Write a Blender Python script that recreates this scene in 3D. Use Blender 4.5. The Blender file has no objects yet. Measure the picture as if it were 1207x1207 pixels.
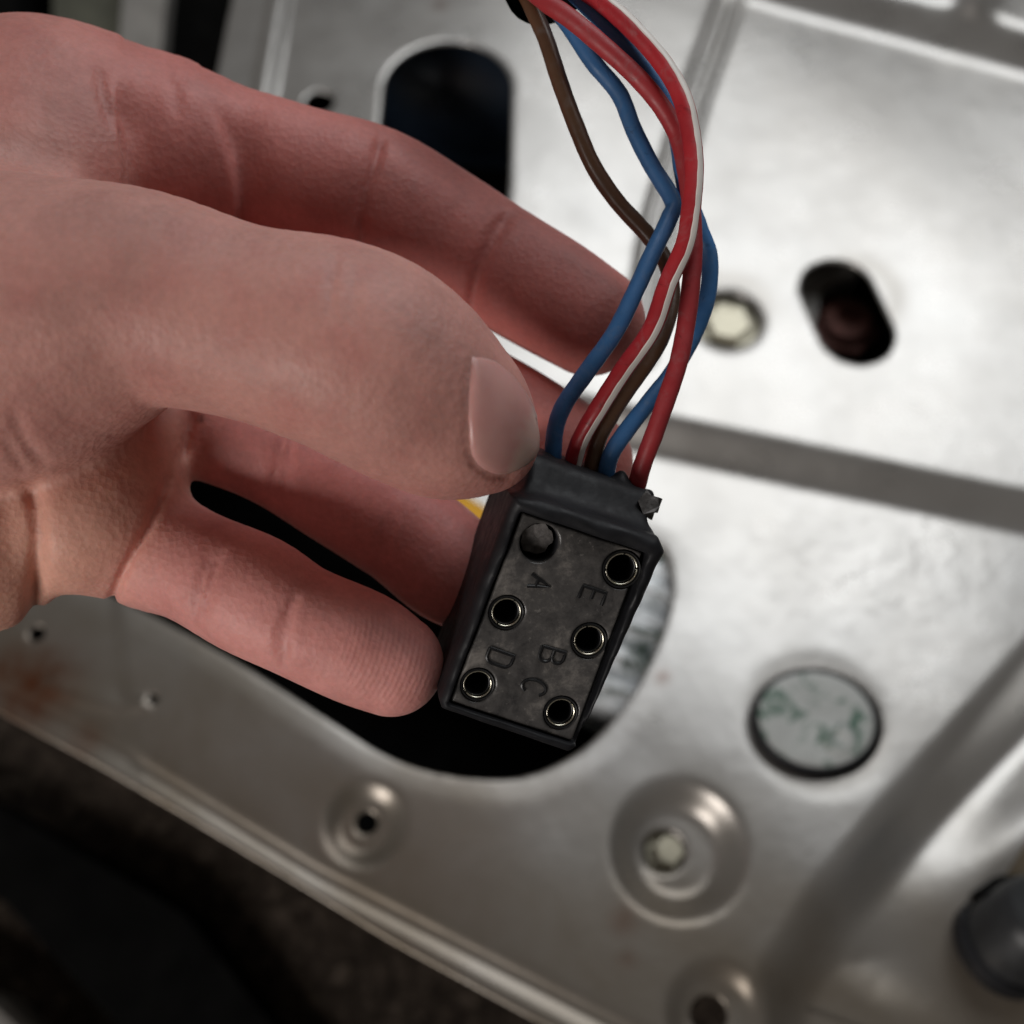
import bpy, bmesh, math, random
import numpy as np
from mathutils import Vector, Matrix

random.seed(4)
rng = np.random.default_rng(7)
SC = bpy.context.scene
COL = SC.collection

# ------------------------------------------------------------------ camera
TILT = math.radians(25.0)
DIST = 260.0                       # mm, camera to the panel along the axis
FPX = 1295.0                       # focal length in photo pixels
HALF = 603.5
CL = np.array([0.0, -DIST * math.sin(TILT), DIST * math.cos(TILT)])   # mm
RM = np.array([[1, 0, 0],
               [0, math.cos(TILT), -math.sin(TILT)],
               [0, math.sin(TILT), math.cos(TILT)]])
cam_d = bpy.data.cameras.new("camera")
cam = bpy.data.objects.new("camera", cam_d)
COL.objects.link(cam)
cam.location = CL * 0.001
cam.rotation_euler = (TILT, 0, 0)
cam_d.sensor_width = 36.0
cam_d.lens = 18.0 / (HALF / FPX)
cam_d.clip_start = 0.01
cam_d.clip_end = 20
cam_d.dof.use_dof = True
cam_d.dof.focus_distance = 0.1135
cam_d.dof.aperture_fstop = cam_d.lens / 2.2
SC.camera = cam

# ------------------------------------------------------------------ world + light
W = bpy.data.worlds.new("World")
SC.world = W
W.use_nodes = True
wn = W.node_tree.nodes["Background"]
wn.inputs[0].default_value = (0.90, 0.81, 0.72, 1)
wn.inputs[1].default_value = 0.068


def area(name, loc, target, sx, sy, power, color):
    ld = bpy.data.lights.new(name, 'AREA')
    ld.shape = 'RECTANGLE'
    ld.size, ld.size_y = sx, sy
    ld.energy = power
    ld.color = color
    lo = bpy.data.objects.new(name, ld)
    lo.location = loc
    lo.rotation_euler = (Vector(target) - Vector(loc)).to_track_quat('-Z', 'Y').to_euler()
    COL.objects.link(lo)
    return lo


area("window_light", (0.155, 0.280, 0.430), (0.055, 0.025, 0), 0.42, 0.38, 1.45, (0.95, 0.98, 1.0))
area("hand_fill_light", (-0.54, -0.69, 0.38), (-0.03, 0.0, 0.13), 0.36, 0.28, 3.7, (1.0, 0.95, 0.91))  # added soft fill for the hand, from an unseen source at lower left

SC.view_settings.view_transform = 'Standard'
SC.view_settings.look = 'None'
SC.view_settings.exposure = 0.0
SC.view_settings.gamma = 1.0
SC.render.engine = 'CYCLES'
SC.cycles.use_denoising = True
SC.cycles.max_bounces = 8


# ------------------------------------------------------------------ coordinates
def pt(px, py, d):
    """photo pixel at a depth (mm) -> camera-space mm"""
    return np.array([(px - HALF) / FPX * d, -(py - HALF) / FPX * d, -d])


def mm(rpx, d):
    return rpx * d / FPX


def to_world(v):
    return (np.asarray(v) @ RM.T) + CL          # mm


def plane(px, py, z=0.0):
    """photo pixel -> world mm on the horizontal plane at height z"""
    r = RM @ np.array([(px - HALF) / FPX, -(py - HALF) / FPX, -1.0])
    t = (z - CL[2]) / r[2]
    p = CL + r * t
    return p


def pscale(px, py, z=0.0):
    """mm per photo pixel (horizontally) on that plane"""
    return abs(plane(px + 1, py, z)[0] - plane(px, py, z)[0])


def spline(P, n):
    """Catmull-Rom through the rows of P, n samples a span"""
    P = np.asarray(P, float)
    Q = np.vstack([2 * P[0] - P[1], P, 2 * P[-1] - P[-2]])
    out = []
    for i in range(len(P) - 1):
        p0, p1, p2, p3 = Q[i:i + 4]
        for t in np.arange(n) / n:
            out.append(0.5 * ((2 * p1) + (-p0 + p2) * t + (2 * p0 - 5 * p1 + 4 * p2 - p3) * t * t
                              + (-p0 + 3 * p1 - 3 * p2 + p3) * t ** 3))
    out.append(P[-1])
    return np.array(out)


# ------------------------------------------------------------------ SDF tools
def smin(a, b, k):
    h = np.clip(k - np.abs(a - b), 0, None) / k
    return np.minimum(a, b) - h * h * k * 0.25


def smax(a, b, k):
    return -smin(-a, -b, k)


def surface_nets(f, org, h):
    """f: 3-D float array -> (verts, quads)"""
    s = f < 0
    nx, ny, nz = f.shape
    c = np.zeros((nx - 1, ny - 1, nz - 1), np.uint8)
    for i in (0, 1):
        for j in (0, 1):
            for k in (0, 1):
                c += s[i:nx - 1 + i, j:ny - 1 + j, k:nz - 1 + k]
    act = np.argwhere((c > 0) & (c < 8))
    idx = -np.ones(c.shape, np.int32)
    idx[act[:, 0], act[:, 1], act[:, 2]] = np.arange(len(act))
    acc = np.zeros((len(act), 3))
    cnt = np.zeros(len(act))
    corners = [(i, j, k) for i in (0, 1) for j in (0, 1) for k in (0, 1)]
    for a in corners:
        for ax in range(3):
            if a[ax]:
                continue
            b = list(a)
            b[ax] = 1
            fa = f[act[:, 0] + a[0], act[:, 1] + a[1], act[:, 2] + a[2]]
            fb = f[act[:, 0] + b[0], act[:, 1] + b[1], act[:, 2] + b[2]]
            m = (fa < 0) != (fb < 0)
            t = np.where(m, fa / np.where(m, fa - fb, 1), 0)
            p = np.tile(np.array(a, float), (len(act), 1))
            p[:, ax] = t
            acc += p * m[:, None]
            cnt += m
    v = (act + acc / cnt[:, None]) * h + np.asarray(org)
    quads = []
    for ax in range(3):
        o = [x for x in range(3) if x != ax]
        sl0 = [slice(None)] * 3
        sl1 = [slice(None)] * 3
        sl0[ax] = slice(0, -1)
        sl1[ax] = slice(1, None)
        for q in o:
            sl0[q] = slice(1, -1)
            sl1[q] = slice(1, -1)
        d = s[tuple(sl0)].astype(np.int8) - s[tuple(sl1)].astype(np.int8)
        e = np.argwhere(d != 0)
        sg = d[e[:, 0], e[:, 1], e[:, 2]]
        for q in o:
            e[:, q] += 1
        def cell(d1, d2):
            ee = e.copy()
            ee[:, o[0]] -= d1
            ee[:, o[1]] -= d2
            return idx[ee[:, 0], ee[:, 1], ee[:, 2]]
        q4 = np.stack([cell(1, 1), cell(0, 1), cell(0, 0), cell(1, 0)], 1)
        flip = (sg < 0) if ax != 1 else (sg > 0)
        q4[flip] = q4[flip][:, ::-1]
        quads.append(q4)
    return v, np.vstack(quads)


def poly_sdf(P, X, Y):
    """signed distance to a closed polygon, negative inside"""
    P = np.asarray(P, float)
    d = np.full(X.shape, 1e9)
    ins = np.zeros(X.shape, bool)
    n = len(P)
    for i in range(n):
        ax, ay = P[i]
        bx, by = P[(i + 1) % n]
        ex, ey = bx - ax, by - ay
        wx, wy = X - ax, Y - ay
        t = np.clip((wx * ex + wy * ey) / (ex * ex + ey * ey + 1e-12), 0, 1)
        d = np.minimum(d, (wx - ex * t) ** 2 + (wy - ey * t) ** 2)
        c1 = (ay <= Y) != (by <= Y)
        if abs(ey) > 1e-12:
            ins ^= c1 & (X < ax + (Y - ay) * ex / ey)
    d = np.sqrt(d)
    return np.where(ins, -d, d)


def line_dist(P, X, Y):
    """distance to an open polyline and the side (positive on its left)"""
    P = np.asarray(P, float)
    best = np.full(X.shape, 1e9)
    side = np.zeros(X.shape)
    for i in range(len(P) - 1):
        ax, ay = P[i]
        ex, ey = P[i + 1] - P[i]
        wx, wy = X - ax, Y - ay
        t = np.clip((wx * ex + wy * ey) / (ex * ex + ey * ey), 0, 1)
        d = np.hypot(wx - ex * t, wy - ey * t)
        cr = ex * wy - ey * wx
        m = d < best
        best = np.where(m, d, best)
        side = np.where(m, np.sign(cr), side)
    return best, side


# ------------------------------------------------------------------ object tools
def make_mesh(name, verts_mm, faces, mat, parent=None, base=None, smooth=True):
    """verts in world mm. The mesh is stored relative to its thing's base."""
    b = np.zeros(3) if base is None else np.asarray(base, float)
    if parent is not None:
        b = np.array(parent["_base"][:])
    me = bpy.data.meshes.new(name)
    v = (np.asarray(verts_mm, float) - b) * 0.001
    if isinstance(faces, np.ndarray):
        n = len(faces)
        k = faces.shape[1]
        me.vertices.add(len(v))
        me.vertices.foreach_set("co", v.astype(np.float32).ravel())
        me.loops.add(n * k)
        me.loops.foreach_set("vertex_index", faces.astype(np.int32).ravel())
        me.polygons.add(n)
        me.polygons.foreach_set("loop_start", np.arange(0, n * k, k, dtype=np.int32))
        me.polygons.foreach_set("loop_total", np.full(n, k, np.int32))
        me.update(calc_edges=True)
        me.validate()
    else:
        me.from_pydata([tuple(x) for x in v], [], [tuple(int(q) for q in f) for f in faces])
        me.update()
    me.polygons.foreach_set("use_smooth", [smooth] * len(me.polygons))
    if mat:
        me.materials.append(mat)
    o = bpy.data.objects.new(name, me)
    COL.objects.link(o)
    if parent is not None:
        o.parent = parent
        o["_base"] = [float(x) for x in b]
    else:
        o.location = b * 0.001
        o["_base"] = [float(x) for x in b]
    return o


def thing(name, label, cat, base, group=None):
    o = bpy.data.objects.new(name, None)
    o.empty_display_size = 0.01
    COL.objects.link(o)
    o.location = np.asarray(base) * 0.001
    o["_base"] = [float(x) for x in base]
    o["label"] = label
    o["category"] = cat
    if group:
        o["group"] = group
    return o


def tag(o, label, cat, group=None):
    o["label"] = label
    o["category"] = cat
    if group:
        o["group"] = group
    return o


class MB:
    """collects shapes, world mm"""
    def __init__(s):
        s.v, s.f = [], []

    def add(s, v, f):
        n = len(s.v)
        s.v += [tuple(x) for x in v]
        s.f += [tuple(n + i for i in q) for q in f]

    def lathe(s, c, axis, prof, n=32, cap0=True, cap1=True, wob=0.0):
        a = Vector(axis).normalized()
        e = a.orthogonal().normalized()
        g = a.cross(e)
        vs, fs = [], []
        for (r, z) in prof:
            for i in range(n):
                t = 2 * math.pi * i / n
                rr = r * (1 + wob * math.sin(3 * t + z))
                p = Vector(c) + a * z + (e * math.cos(t) + g * math.sin(t)) * rr
                vs.append(tuple(p))
        for k in range(len(prof) - 1):
            for i in range(n):
                j = (i + 1) % n
                fs.append((k * n + i, k * n + j, (k + 1) * n + j, (k + 1) * n + i))
        if cap0:
            fs.append(tuple(range(n))[::-1])
        if cap1:
            fs.append(tuple((len(prof) - 1) * n + i for i in range(n)))
        s.add(vs, fs)

    def tube(s, P, R, n=14, caps=True):
        P = [Vector(p) for p in P]
        if not hasattr(R, '__len__'):
            R = [R] * len(P)
        T = [(P[min(i + 1, len(P) - 1)] - P[max(i - 1, 0)]).normalized() for i in range(len(P))]
        e = T[0].orthogonal().normalized()
        vs, fs = [], []
        for i, p in enumerate(P):
            e = (e - T[i] * e.dot(T[i])).normalized()
            g = T[i].cross(e)
            for k in range(n):
                t = 2 * math.pi * k / n
                vs.append(tuple(p + (e * math.cos(t) + g * math.sin(t)) * R[i]))
        for i in range(len(P) - 1):
            for k in range(n):
                j = (k + 1) % n
                fs.append((i * n + k, i * n + j, (i + 1) * n + j, (i + 1) * n + k))
        if caps:
            fs.append(tuple(range(n))[::-1])
            fs.append(tuple((len(P) - 1) * n + k for k in range(n)))
        s.add(vs, fs)

    def prism(s, poly, z0, z1, bev=1.0):
        """poly: world xy mm, upright prism with a small chamfer at the top"""
        poly = np.asarray(poly, float)
        n = len(poly)
        c = poly.mean(0)
        ins = poly + (c - poly) / np.linalg.norm(c - poly, axis=1)[:, None] * bev * 1.3
        vs = [(x, y, z0) for x, y in poly] + [(x, y, z1 - bev) for x, y in poly] + [(x, y, z1) for x, y in ins]
        fs = [tuple(range(n))[::-1], tuple(2 * n + i for i in range(n))]
        for k in (0, 1):
            for i in range(n):
                j = (i + 1) % n
                fs.append((k * n + i, k * n + j, (k + 1) * n + j, (k + 1) * n + i))
        s.add(vs, fs)

    def build(s, name, mat, parent=None, base=None, smooth=True, sharp=35):
        o = make_mesh(name, s.v, s.f, mat, parent, base, smooth)
        bm = bmesh.new()
        bm.from_mesh(o.data)
        bmesh.ops.recalc_face_normals(bm, faces=bm.faces)
        for e in bm.edges:
            if len(e.link_faces) == 2 and e.calc_face_angle(0) > math.radians(sharp):
                e.smooth = False
        bm.to_mesh(o.data)
        bm.free()
        return o


# ------------------------------------------------------------------ materials
def mat_new(name):
    m = bpy.data.materials.new(name)
    m.use_nodes = True
    nt = m.node_tree
    return m, nt, nt.nodes["Principled BSDF"]


def N(nt, kind, **kw):
    n = nt.nodes.new(kind)
    for k, v in kw.items():
        if k in n.inputs:
            n.inputs[k].default_value = v
        else:
            setattr(n, k, v)
    return n


def noise(nt, co, scale, detail=4, rough=0.55, dist=0.0):
    n = N(nt, 'ShaderNodeTexNoise', Scale=scale, Detail=detail, Roughness=rough, Distortion=dist)
    nt.links.new(co, n.inputs['Vector'])
    return n.outputs['Fac']


def ramp(nt, fac, stops):
    r = nt.nodes.new('ShaderNodeValToRGB')
    el = r.color_ramp.elements
    while len(el) < len(stops):
        el.new(0.5)
    for e, (p, c) in zip(el, stops):
        e.position = p
        e.color = (c, c, c, 1) if not hasattr(c, '__len__') else (*c, 1)
    nt.links.new(fac, r.inputs[0])
    return r.outputs[0]


def mix(nt, fac, a, b, mode='MIX'):
    m = nt.nodes.new('ShaderNodeMix')
    m.data_type = 'RGBA'
    m.blend_type = mode
    for i, val in ((0, fac), (6, a), (7, b)):
        sock = m.inputs[i]
        if hasattr(val, 'is_linked'):
            nt.links.new(val, sock)
        elif hasattr(val, '__len__'):
            sock.default_value = (*val, 1)
        else:
            sock.default_value = val if i == 0 else (val, val, val, 1)
    return m.outputs[2]


def bump(nt, bsdf, height, strength, dist):
    b = N(nt, 'ShaderNodeBump', Strength=strength, Distance=dist)
    nt.links.new(height, b.inputs['Height'])
    nt.links.new(b.outputs[0], bsdf.inputs['Normal'])
    return b


def simple(name, col, rough, metal=0.0, var=0.25, scale=120, bscale=900, bst=0.2, spec=0.5):
    m, nt, b = mat_new(name)
    co = N(nt, 'ShaderNodeTexCoord').outputs['Object']
    f = noise(nt, co, scale, 5, 0.6)
    lo = tuple(c * (1 - var) for c in col)
    hi = tuple(min(1, c * (1 + var)) for c in col)
    nt.links.new(ramp(nt, f, [(0.3, lo), (0.7, hi)]), b.inputs['Base Color'])
    f2 = noise(nt, co, scale * 2.3, 4)
    nt.links.new(ramp(nt, f2, [(0.3, rough * 0.8), (0.7, min(1, rough * 1.2))]), b.inputs['Roughness'])
    b.inputs['Metallic'].default_value = metal
    b.inputs['Specular IOR Level'].default_value = spec
    bump(nt, b, noise(nt, co, bscale, 3), bst, 0.0002)
    return m


def insulation(name, col, rough):
    """PVC wire insulation: slightly uneven colour, dust and scuffs"""
    m, nt, b = mat_new(name)
    co = N(nt, 'ShaderNodeTexCoord').outputs['Object']
    c = ramp(nt, noise(nt, co, 180, 4, 0.6), [(0.3, tuple(x * 0.82 for x in col)), (0.7, tuple(min(1, x * 1.15) for x in col))])
    grey = sum(col) / 3
    dusty = tuple(x * 0.6 + 0.4 * (grey * 0.6 + 0.16) for x in col)
    c = mix(nt, ramp(nt, noise(nt, co, 420, 6, 0.7, 0.8), [(0.54, 0.0), (0.72, 0.6)]), c, dusty)
    dark = tuple(x * 0.35 for x in col)
    c = mix(nt, ramp(nt, noise(nt, co, 330, 5, 0.7, 1.5), [(0.62, 0.0), (0.70, 0.6)]), c, dark)
    nt.links.new(c, b.inputs['Base Color'])
    nt.links.new(ramp(nt, noise(nt, co, 500, 4), [(0.3, rough * 0.8), (0.7, rough * 1.35)]), b.inputs['Roughness'])
    bump(nt, b, noise(nt, co, 900, 4, 0.6), 0.22, 0.0002)
    return m


def skin_material():
    m, nt, b = mat_new("skin")
    co = N(nt, 'ShaderNodeTexCoord').outputs['Object']
    at = N(nt, 'ShaderNodeAttribute', attribute_name="tone")
    blot = ramp(nt, noise(nt, co, 95, 5, 0.62, 0.4), [(0.30, 0.80), (0.5, 1.0), (0.7, 1.12)])
    c = mix(nt, 1.0, at.outputs['Color'], blot, 'MULTIPLY')
    red = ramp(nt, noise(nt, co, 170, 3, 0.5), [(0.48, 0.0), (0.72, 0.35)])
    c = mix(nt, red, c, (0.52, 0.17, 0.15))
    fine = ramp(nt, noise(nt, co, 1300, 3, 0.6), [(0.3, 0.93), (0.7, 1.05)])
    c = mix(nt, 1.0, c, fine, 'MULTIPLY')
    nt.links.new(c, b.inputs['Base Color'])
    b.subsurface_method = 'RANDOM_WALK'
    b.inputs['Subsurface Weight'].default_value = 0.35
    b.inputs['Subsurface Radius'].default_value = (1.0, 0.32, 0.18)
    b.inputs['Subsurface Scale'].default_value = 0.0022
    b.inputs['Specular IOR Level'].default_value = 0.35
    nt.links.new(ramp(nt, noise(nt, co, 260, 4), [(0.3, 0.46), (0.7, 0.6)]), b.inputs['Roughness'])
    # skin relief: cells, folds and the ridges of the finger pads
    vo = N(nt, 'ShaderNodeTexVoronoi', Scale=1500.0)
    vo.feature = 'F1'
    nt.links.new(co, vo.inputs['Vector'])
    n1 = noise(nt, co, 1300, 4, 0.6)
    mp = N(nt, 'ShaderNodeMapping')
    mp.inputs['Scale'].default_value = (900, 260, 500)
    mp.inputs['Rotation'].default_value = (0, 0, 0.35)
    nt.links.new(co, mp.inputs['Vector'])
    n2 = N(nt, 'ShaderNodeTexNoise', Scale=1.0, Detail=4.0)
    nt.links.new(mp.outputs[0], n2.inputs['Vector'])
    wv = N(nt, 'ShaderNodeTexWave', Scale=560.0, Distortion=2.6, Detail=2.0)
    wv.wave_type = 'RINGS'
    wv.rings_direction = 'SPHERICAL'
    wv.inputs['Detail Scale'].default_value = 0.12
    wm = N(nt, 'ShaderNodeMapping')
    wm.name = "print_centre"
    nt.links.new(co, wm.inputs['Vector'])
    nt.links.new(wm.outputs[0], wv.inputs['Vector'])
    pad = N(nt, 'ShaderNodeAttribute', attribute_name="pad")
    wr = N(nt, 'ShaderNodeMath', operation='MULTIPLY')
    nt.links.new(wv.outputs['Fac'], wr.inputs[0])
    nt.links.new(pad.outputs['Fac'], wr.inputs[1])
    h = N(nt, 'ShaderNodeMath', operation='ADD')
    nt.links.new(n1, h.inputs[0])
    nt.links.new(vo.outputs['Distance'], h.inputs[1])
    h2 = N(nt, 'ShaderNodeMath', operation='ADD')
    nt.links.new(h.outputs[0], h2.inputs[0])
    nt.links.new(n2.outputs['Fac'], h2.inputs[1])
    h3 = N(nt, 'ShaderNodeMath', operation='ADD')
    nt.links.new(h2.outputs[0], h3.inputs[0])
    nt.links.new(wr.outputs[0], h3.inputs[1])
    bump(nt, b, h3.outputs[0], 0.42, 0.00012)
    return m


def panel_material():
    m, nt, b = mat_new("grey_painted_sheet_metal")
    co = N(nt, 'ShaderNodeTexCoord').outputs['Object']
    big = noise(nt, co, 14, 6, 0.6, 0.5)
    c = ramp(nt, big, [(0.25, (0.42, 0.40, 0.375)), (0.5, (0.48, 0.465, 0.445)), (0.75, (0.53, 0.52, 0.505))])
    sp = ramp(nt, noise(nt, co, 170, 5, 0.7), [(0.62, 0.0), (0.76, 0.30)])
    c = mix(nt, sp, c, (0.25, 0.225, 0.20))
    mp = N(nt, 'ShaderNodeMapping')
    mp.inputs['Scale'].default_value = (30, 260, 60)
    mp.inputs['Rotation'].default_value = (0, 0, 0.5)
    nt.links.new(co, mp.inputs['Vector'])
    st = N(nt, 'ShaderNodeTexNoise', Scale=1.0, Detail=5.0, Roughness=0.6)
    nt.links.new(mp.outputs[0], st.inputs['Vector'])
    c = mix(nt, ramp(nt, st.outputs['Fac'], [(0.58, 0.0), (0.78, 0.22)]), c, (0.30, 0.28, 0.26))
    rs = N(nt, 'ShaderNodeAttribute', attribute_name="rust")
    rn = N(nt, 'ShaderNodeMath', operation='MULTIPLY')
    nt.links.new(rs.outputs['Fac'], rn.inputs[0])
    nt.links.new(ramp(nt, noise(nt, co, 230, 5, 0.7), [(0.3, 0.35), (0.6, 1.0)]), rn.inputs[1])
    c = mix(nt, rn.outputs[0], c, (0.16, 0.055, 0.025))
    da = N(nt, 'ShaderNodeAttribute', attribute_name="dirt_shade")
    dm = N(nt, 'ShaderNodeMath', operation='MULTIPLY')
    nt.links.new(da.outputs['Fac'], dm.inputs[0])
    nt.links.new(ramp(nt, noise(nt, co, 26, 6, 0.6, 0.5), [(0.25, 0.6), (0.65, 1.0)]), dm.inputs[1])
    c = mix(nt, dm.outputs[0], c, (0.20, 0.165, 0.125))  # brown film; also carries the painted lower-left shade
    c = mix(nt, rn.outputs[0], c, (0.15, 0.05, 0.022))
    nt.links.new(c, b.inputs['Base Color'])
    rg = mix(nt, dm.outputs[0], ramp(nt, noise(nt, co, 60, 5, 0.65), [(0.3, 0.25), (0.7, 0.36)]), 0.36)
    nt.links.new(rg, b.inputs['Roughness'])
    mt = N(nt, 'ShaderNodeMapRange')
    mt.inputs['To Min'].default_value = 0.72
    mt.inputs['To Max'].default_value = 0.60
    sp2 = N(nt, 'ShaderNodeMapRange')
    sp2.inputs['To Min'].default_value = 0.6
    sp2.inputs['To Max'].default_value = 0.15
    nt.links.new(dm.outputs[0], sp2.inputs['Value'])
    nt.links.new(sp2.outputs[0], b.inputs['Specular IOR Level'])
    nt.links.new(dm.outputs[0], mt.inputs['Value'])
    nt.links.new(mt.outputs[0], b.inputs['Metallic'])
    ad = N(nt, 'ShaderNodeMath', operation='ADD')
    nt.links.new(noise(nt, co, 45, 3, 0.5), ad.inputs[0])
    nt.links.new(ramp(nt, noise(nt, co, 330, 4, 0.6), [(0.3, 0.0), (0.7, 0.10)]), ad.inputs[1])
    sw = N(nt, 'ShaderNodeAttribute', attribute_name="splash")
    sm = N(nt, 'ShaderNodeMath', operation='MULTIPLY')
    nt.links.new(sw.outputs['Fac'], sm.inputs[0])
    nt.links.new(ramp(nt, noise(nt, co, 240, 3, 0.5, 0.3), [(0.45, 0.0), (0.66, 0.42)]), sm.inputs[1])
    ad2 = N(nt, 'ShaderNodeMath', operation='ADD')
    nt.links.new(ad.outputs[0], ad2.inputs[0])
    nt.links.new(sm.outputs[0], ad2.inputs[1])
    bump(nt, b, ad2.outputs[0], 0.22, 0.0009)
    return m


def plate_material():
    m, nt, b = mat_new("worn_grey_plastic")
    co = N(nt, 'ShaderNodeTexCoord').outputs['Object']
    f = noise(nt, co, 210, 8, 0.74, 0.25)
    c = ramp(nt, f, [(0.3, (0.024, 0.023, 0.024)), (0.52, (0.09, 0.084, 0.080)), (0.75, (0.30, 0.272, 0.245))])
    sc = ramp(nt, noise(nt, co, 1100, 5, 0.75, 0.2), [(0.60, 0.0), (0.72, 0.4)])
    c = mix(nt, sc, c, (0.36, 0.335, 0.31))
    nt.links.new(c, b.inputs['Base Color'])
    nt.links.new(ramp(nt, noise(nt, co, 500, 5), [(0.3, 0.20), (0.7, 0.42)]), b.inputs['Roughness'])
    bump(nt, b, noise(nt, co, 650, 5, 0.65), 0.35, 0.00025)
    return m


def speckled(name, base, spot, scale, lo, hi, rough, metal):
    m, nt, b = mat_new(name)
    co = N(nt, 'ShaderNodeTexCoord').outputs['Object']
    c = ramp(nt, noise(nt, co, scale * 0.5, 4), [(0.3, tuple(x * 0.75 for x in base)), (0.7, base)])
    s = ramp(nt, noise(nt, co, scale, 5, 0.65, 0.6), [(lo, 0.0), (hi, 1.0)])
    c = mix(nt, s, c, spot)
    nt.links.new(c, b.inputs['Base Color'])
    b.inputs['Roughness'].default_value = rough
    b.inputs['Metallic'].default_value = metal
    bump(nt, b, noise(nt, co, scale * 2, 4), 0.4, 0.0004)
    return m


def carpet_material():
    m, nt, b = mat_new("dark_carpet")
    co = N(nt, 'ShaderNodeTexCoord').outputs['Object']
    f = noise(nt, co, 160, 6, 0.75, 0.5)
    nt.links.new(ramp(nt, f, [(0.3, (0.010, 0.008, 0.007)), (0.55, (0.075, 0.058, 0.046)), (0.8, (0.25, 0.20, 0.16))]),
                 b.inputs['Base Color'])
    b.inputs['Roughness'].default_value = 1.0
    b.inputs['Specular IOR Level'].default_value = 0.1
    bump(nt, b, f, 1.0, 0.004)
    return m


M_SKIN = skin_material()

def nail_material():
    m, nt, b = mat_new("nail")
    co = N(nt, 'ShaderNodeTexCoord').outputs['Object']
    tp = N(nt, 'ShaderNodeAttribute', attribute_name="tip")
    c = ramp(nt, noise(nt, co, 220, 4), [(0.3, (0.60, 0.295, 0.265)), (0.7, (0.67, 0.36, 0.325))])
    c = mix(nt, tp.outputs['Fac'], c, (0.70, 0.50, 0.42))
    dt = N(nt, 'ShaderNodeAttribute', attribute_name="dirt_shade")
    c = mix(nt, dt.outputs['Fac'], c, (0.05, 0.04, 0.035))
    nt.links.new(c, b.inputs['Base Color'])
    b.inputs['Roughness'].default_value = 0.33
    b.inputs['Subsurface Weight'].default_value = 0.2
    b.inputs['Subsurface Scale'].default_value = 0.001
    bump(nt, b, noise(nt, co, 500, 4), 0.12, 0.0002)
    return m

M_NAIL = nail_material()
M_PANEL = panel_material()
M_PLATE = plate_material()
M_RUBBER = simple("black_rubber", (0.011, 0.011, 0.013), 0.55, spec=0.3, var=0.3, scale=300, bscale=900, bst=0.15)
M_STOP = simple("grey_black_rubber", (0.026, 0.027, 0.029), 0.45, var=0.4, scale=90)
M_LETTER = simple("black_plastic", (0.010, 0.010, 0.011), 0.40, scale=600)
M_BLANK = simple("grey_broken_plastic", (0.13, 0.12, 0.115), 0.6, var=0.5, scale=900, bscale=1200, bst=0.8)
M_BRASS = simple("tinned_brass", (0.98, 0.89, 0.74), 0.26, metal=1.0, var=0.12, scale=700)
M_BLUE = insulation("blue_insulation", (0.045, 0.155, 0.36), 0.42)
M_RED = insulation("red_insulation", (0.42, 0.022, 0.030), 0.42)
M_RED2 = insulation("dull_red_insulation", (0.36, 0.030, 0.036), 0.48)
M_WHITE = simple("white_stripe", (0.78, 0.72, 0.67), 0.40, var=0.08, scale=300)
M_BROWN = insulation("brown_insulation", (0.11, 0.056, 0.03), 0.36)
M_YELLOW = simple("yellow_insulation", (0.78, 0.40, 0.015), 0.5, var=0.1)
M_ZINC = speckled("yellow_zinc", (0.62, 0.58, 0.45), (0.16, 0.14, 0.09), 260, 0.55, 0.75, 0.38, 0.5)
M_DISC = speckled("corroded_disc", (0.50, 0.51, 0.49), (0.03, 0.10, 0.06), 190, 0.49, 0.64, 0.5, 0.1)
M_CAN = speckled("weathered_steel", (0.85, 0.88, 0.90), (0.04, 0.07, 0.05), 110, 0.48, 0.60, 0.25, 0.15)
M_RUST = simple("rusty_steel", (0.20, 0.085, 0.07), 0.75, metal=0.2, var=0.5, scale=300)
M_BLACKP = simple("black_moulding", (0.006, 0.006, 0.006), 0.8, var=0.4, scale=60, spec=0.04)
M_BLUEBLK = simple("dark_blue_cover", (0.02, 0.035, 0.06), 0.40, var=0.3, scale=60)
M_GREYST = simple("grey_steel", (0.30, 0.285, 0.265), 0.6, metal=0.0, var=0.2, scale=60)
M_OLIVE = simple("olive_board", (0.10, 0.10, 0.075), 0.8, var=0.3, scale=60)
M_TAN = simple("tan_bracket", (0.12, 0.09, 0.055), 0.7, var=0.3, scale=200)
M_CARPET = carpet_material()

# ------------------------------------------------------------------ floor (structure)
fb = MB()
gx = np.linspace(-900, 900, 41)
vs = [(x, y, -150 + 3 * math.sin(x * .031) * math.cos(y * .027)) for y in gx for x in gx]
fs = [(j * 41 + i, j * 41 + i + 1, (j + 1) * 41 + i + 1, (j + 1) * 41 + i) for j in range(40) for i in range(40)]
fb.add(vs, fs)
fl = fb.build("floor", M_CARPET)
fl["kind"] = "structure"


# ------------------------------------------------------------------ sheet-metal panel
ZU = 6.5                            # level of the upper half of the panel


def P2(lst, z=0.0):
    return np.array([plane(x, y, z)[:2] for x, y in lst])


hp = 0.9
X0, X1, Y0, Y1 = -150.0, 215.0, -125.0, 250.0
gxs = np.arange(X0, X1, hp)
gys = np.arange(Y0, Y1, hp)
X, Y = np.meshgrid(gxs, gys, indexing='ij')


def sstep(a, b, x):
    t = np.clip((x - a) / (b - a), 0, 1)
    return t * t * (3 - 2 * t)


def lin_side(p, q):
    """signed distance (mm) from the straight line through two photo pixels, + on the photo's upper/right side"""
    a, b = plane(*p)[:2], plane(*q)[:2]
    t = (b - a) / np.linalg.norm(b - a)
    return -(t[0] * (Y - a[1]) - t[1] * (X - a[0])), t, a


Hh = np.zeros_like(X)
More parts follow.
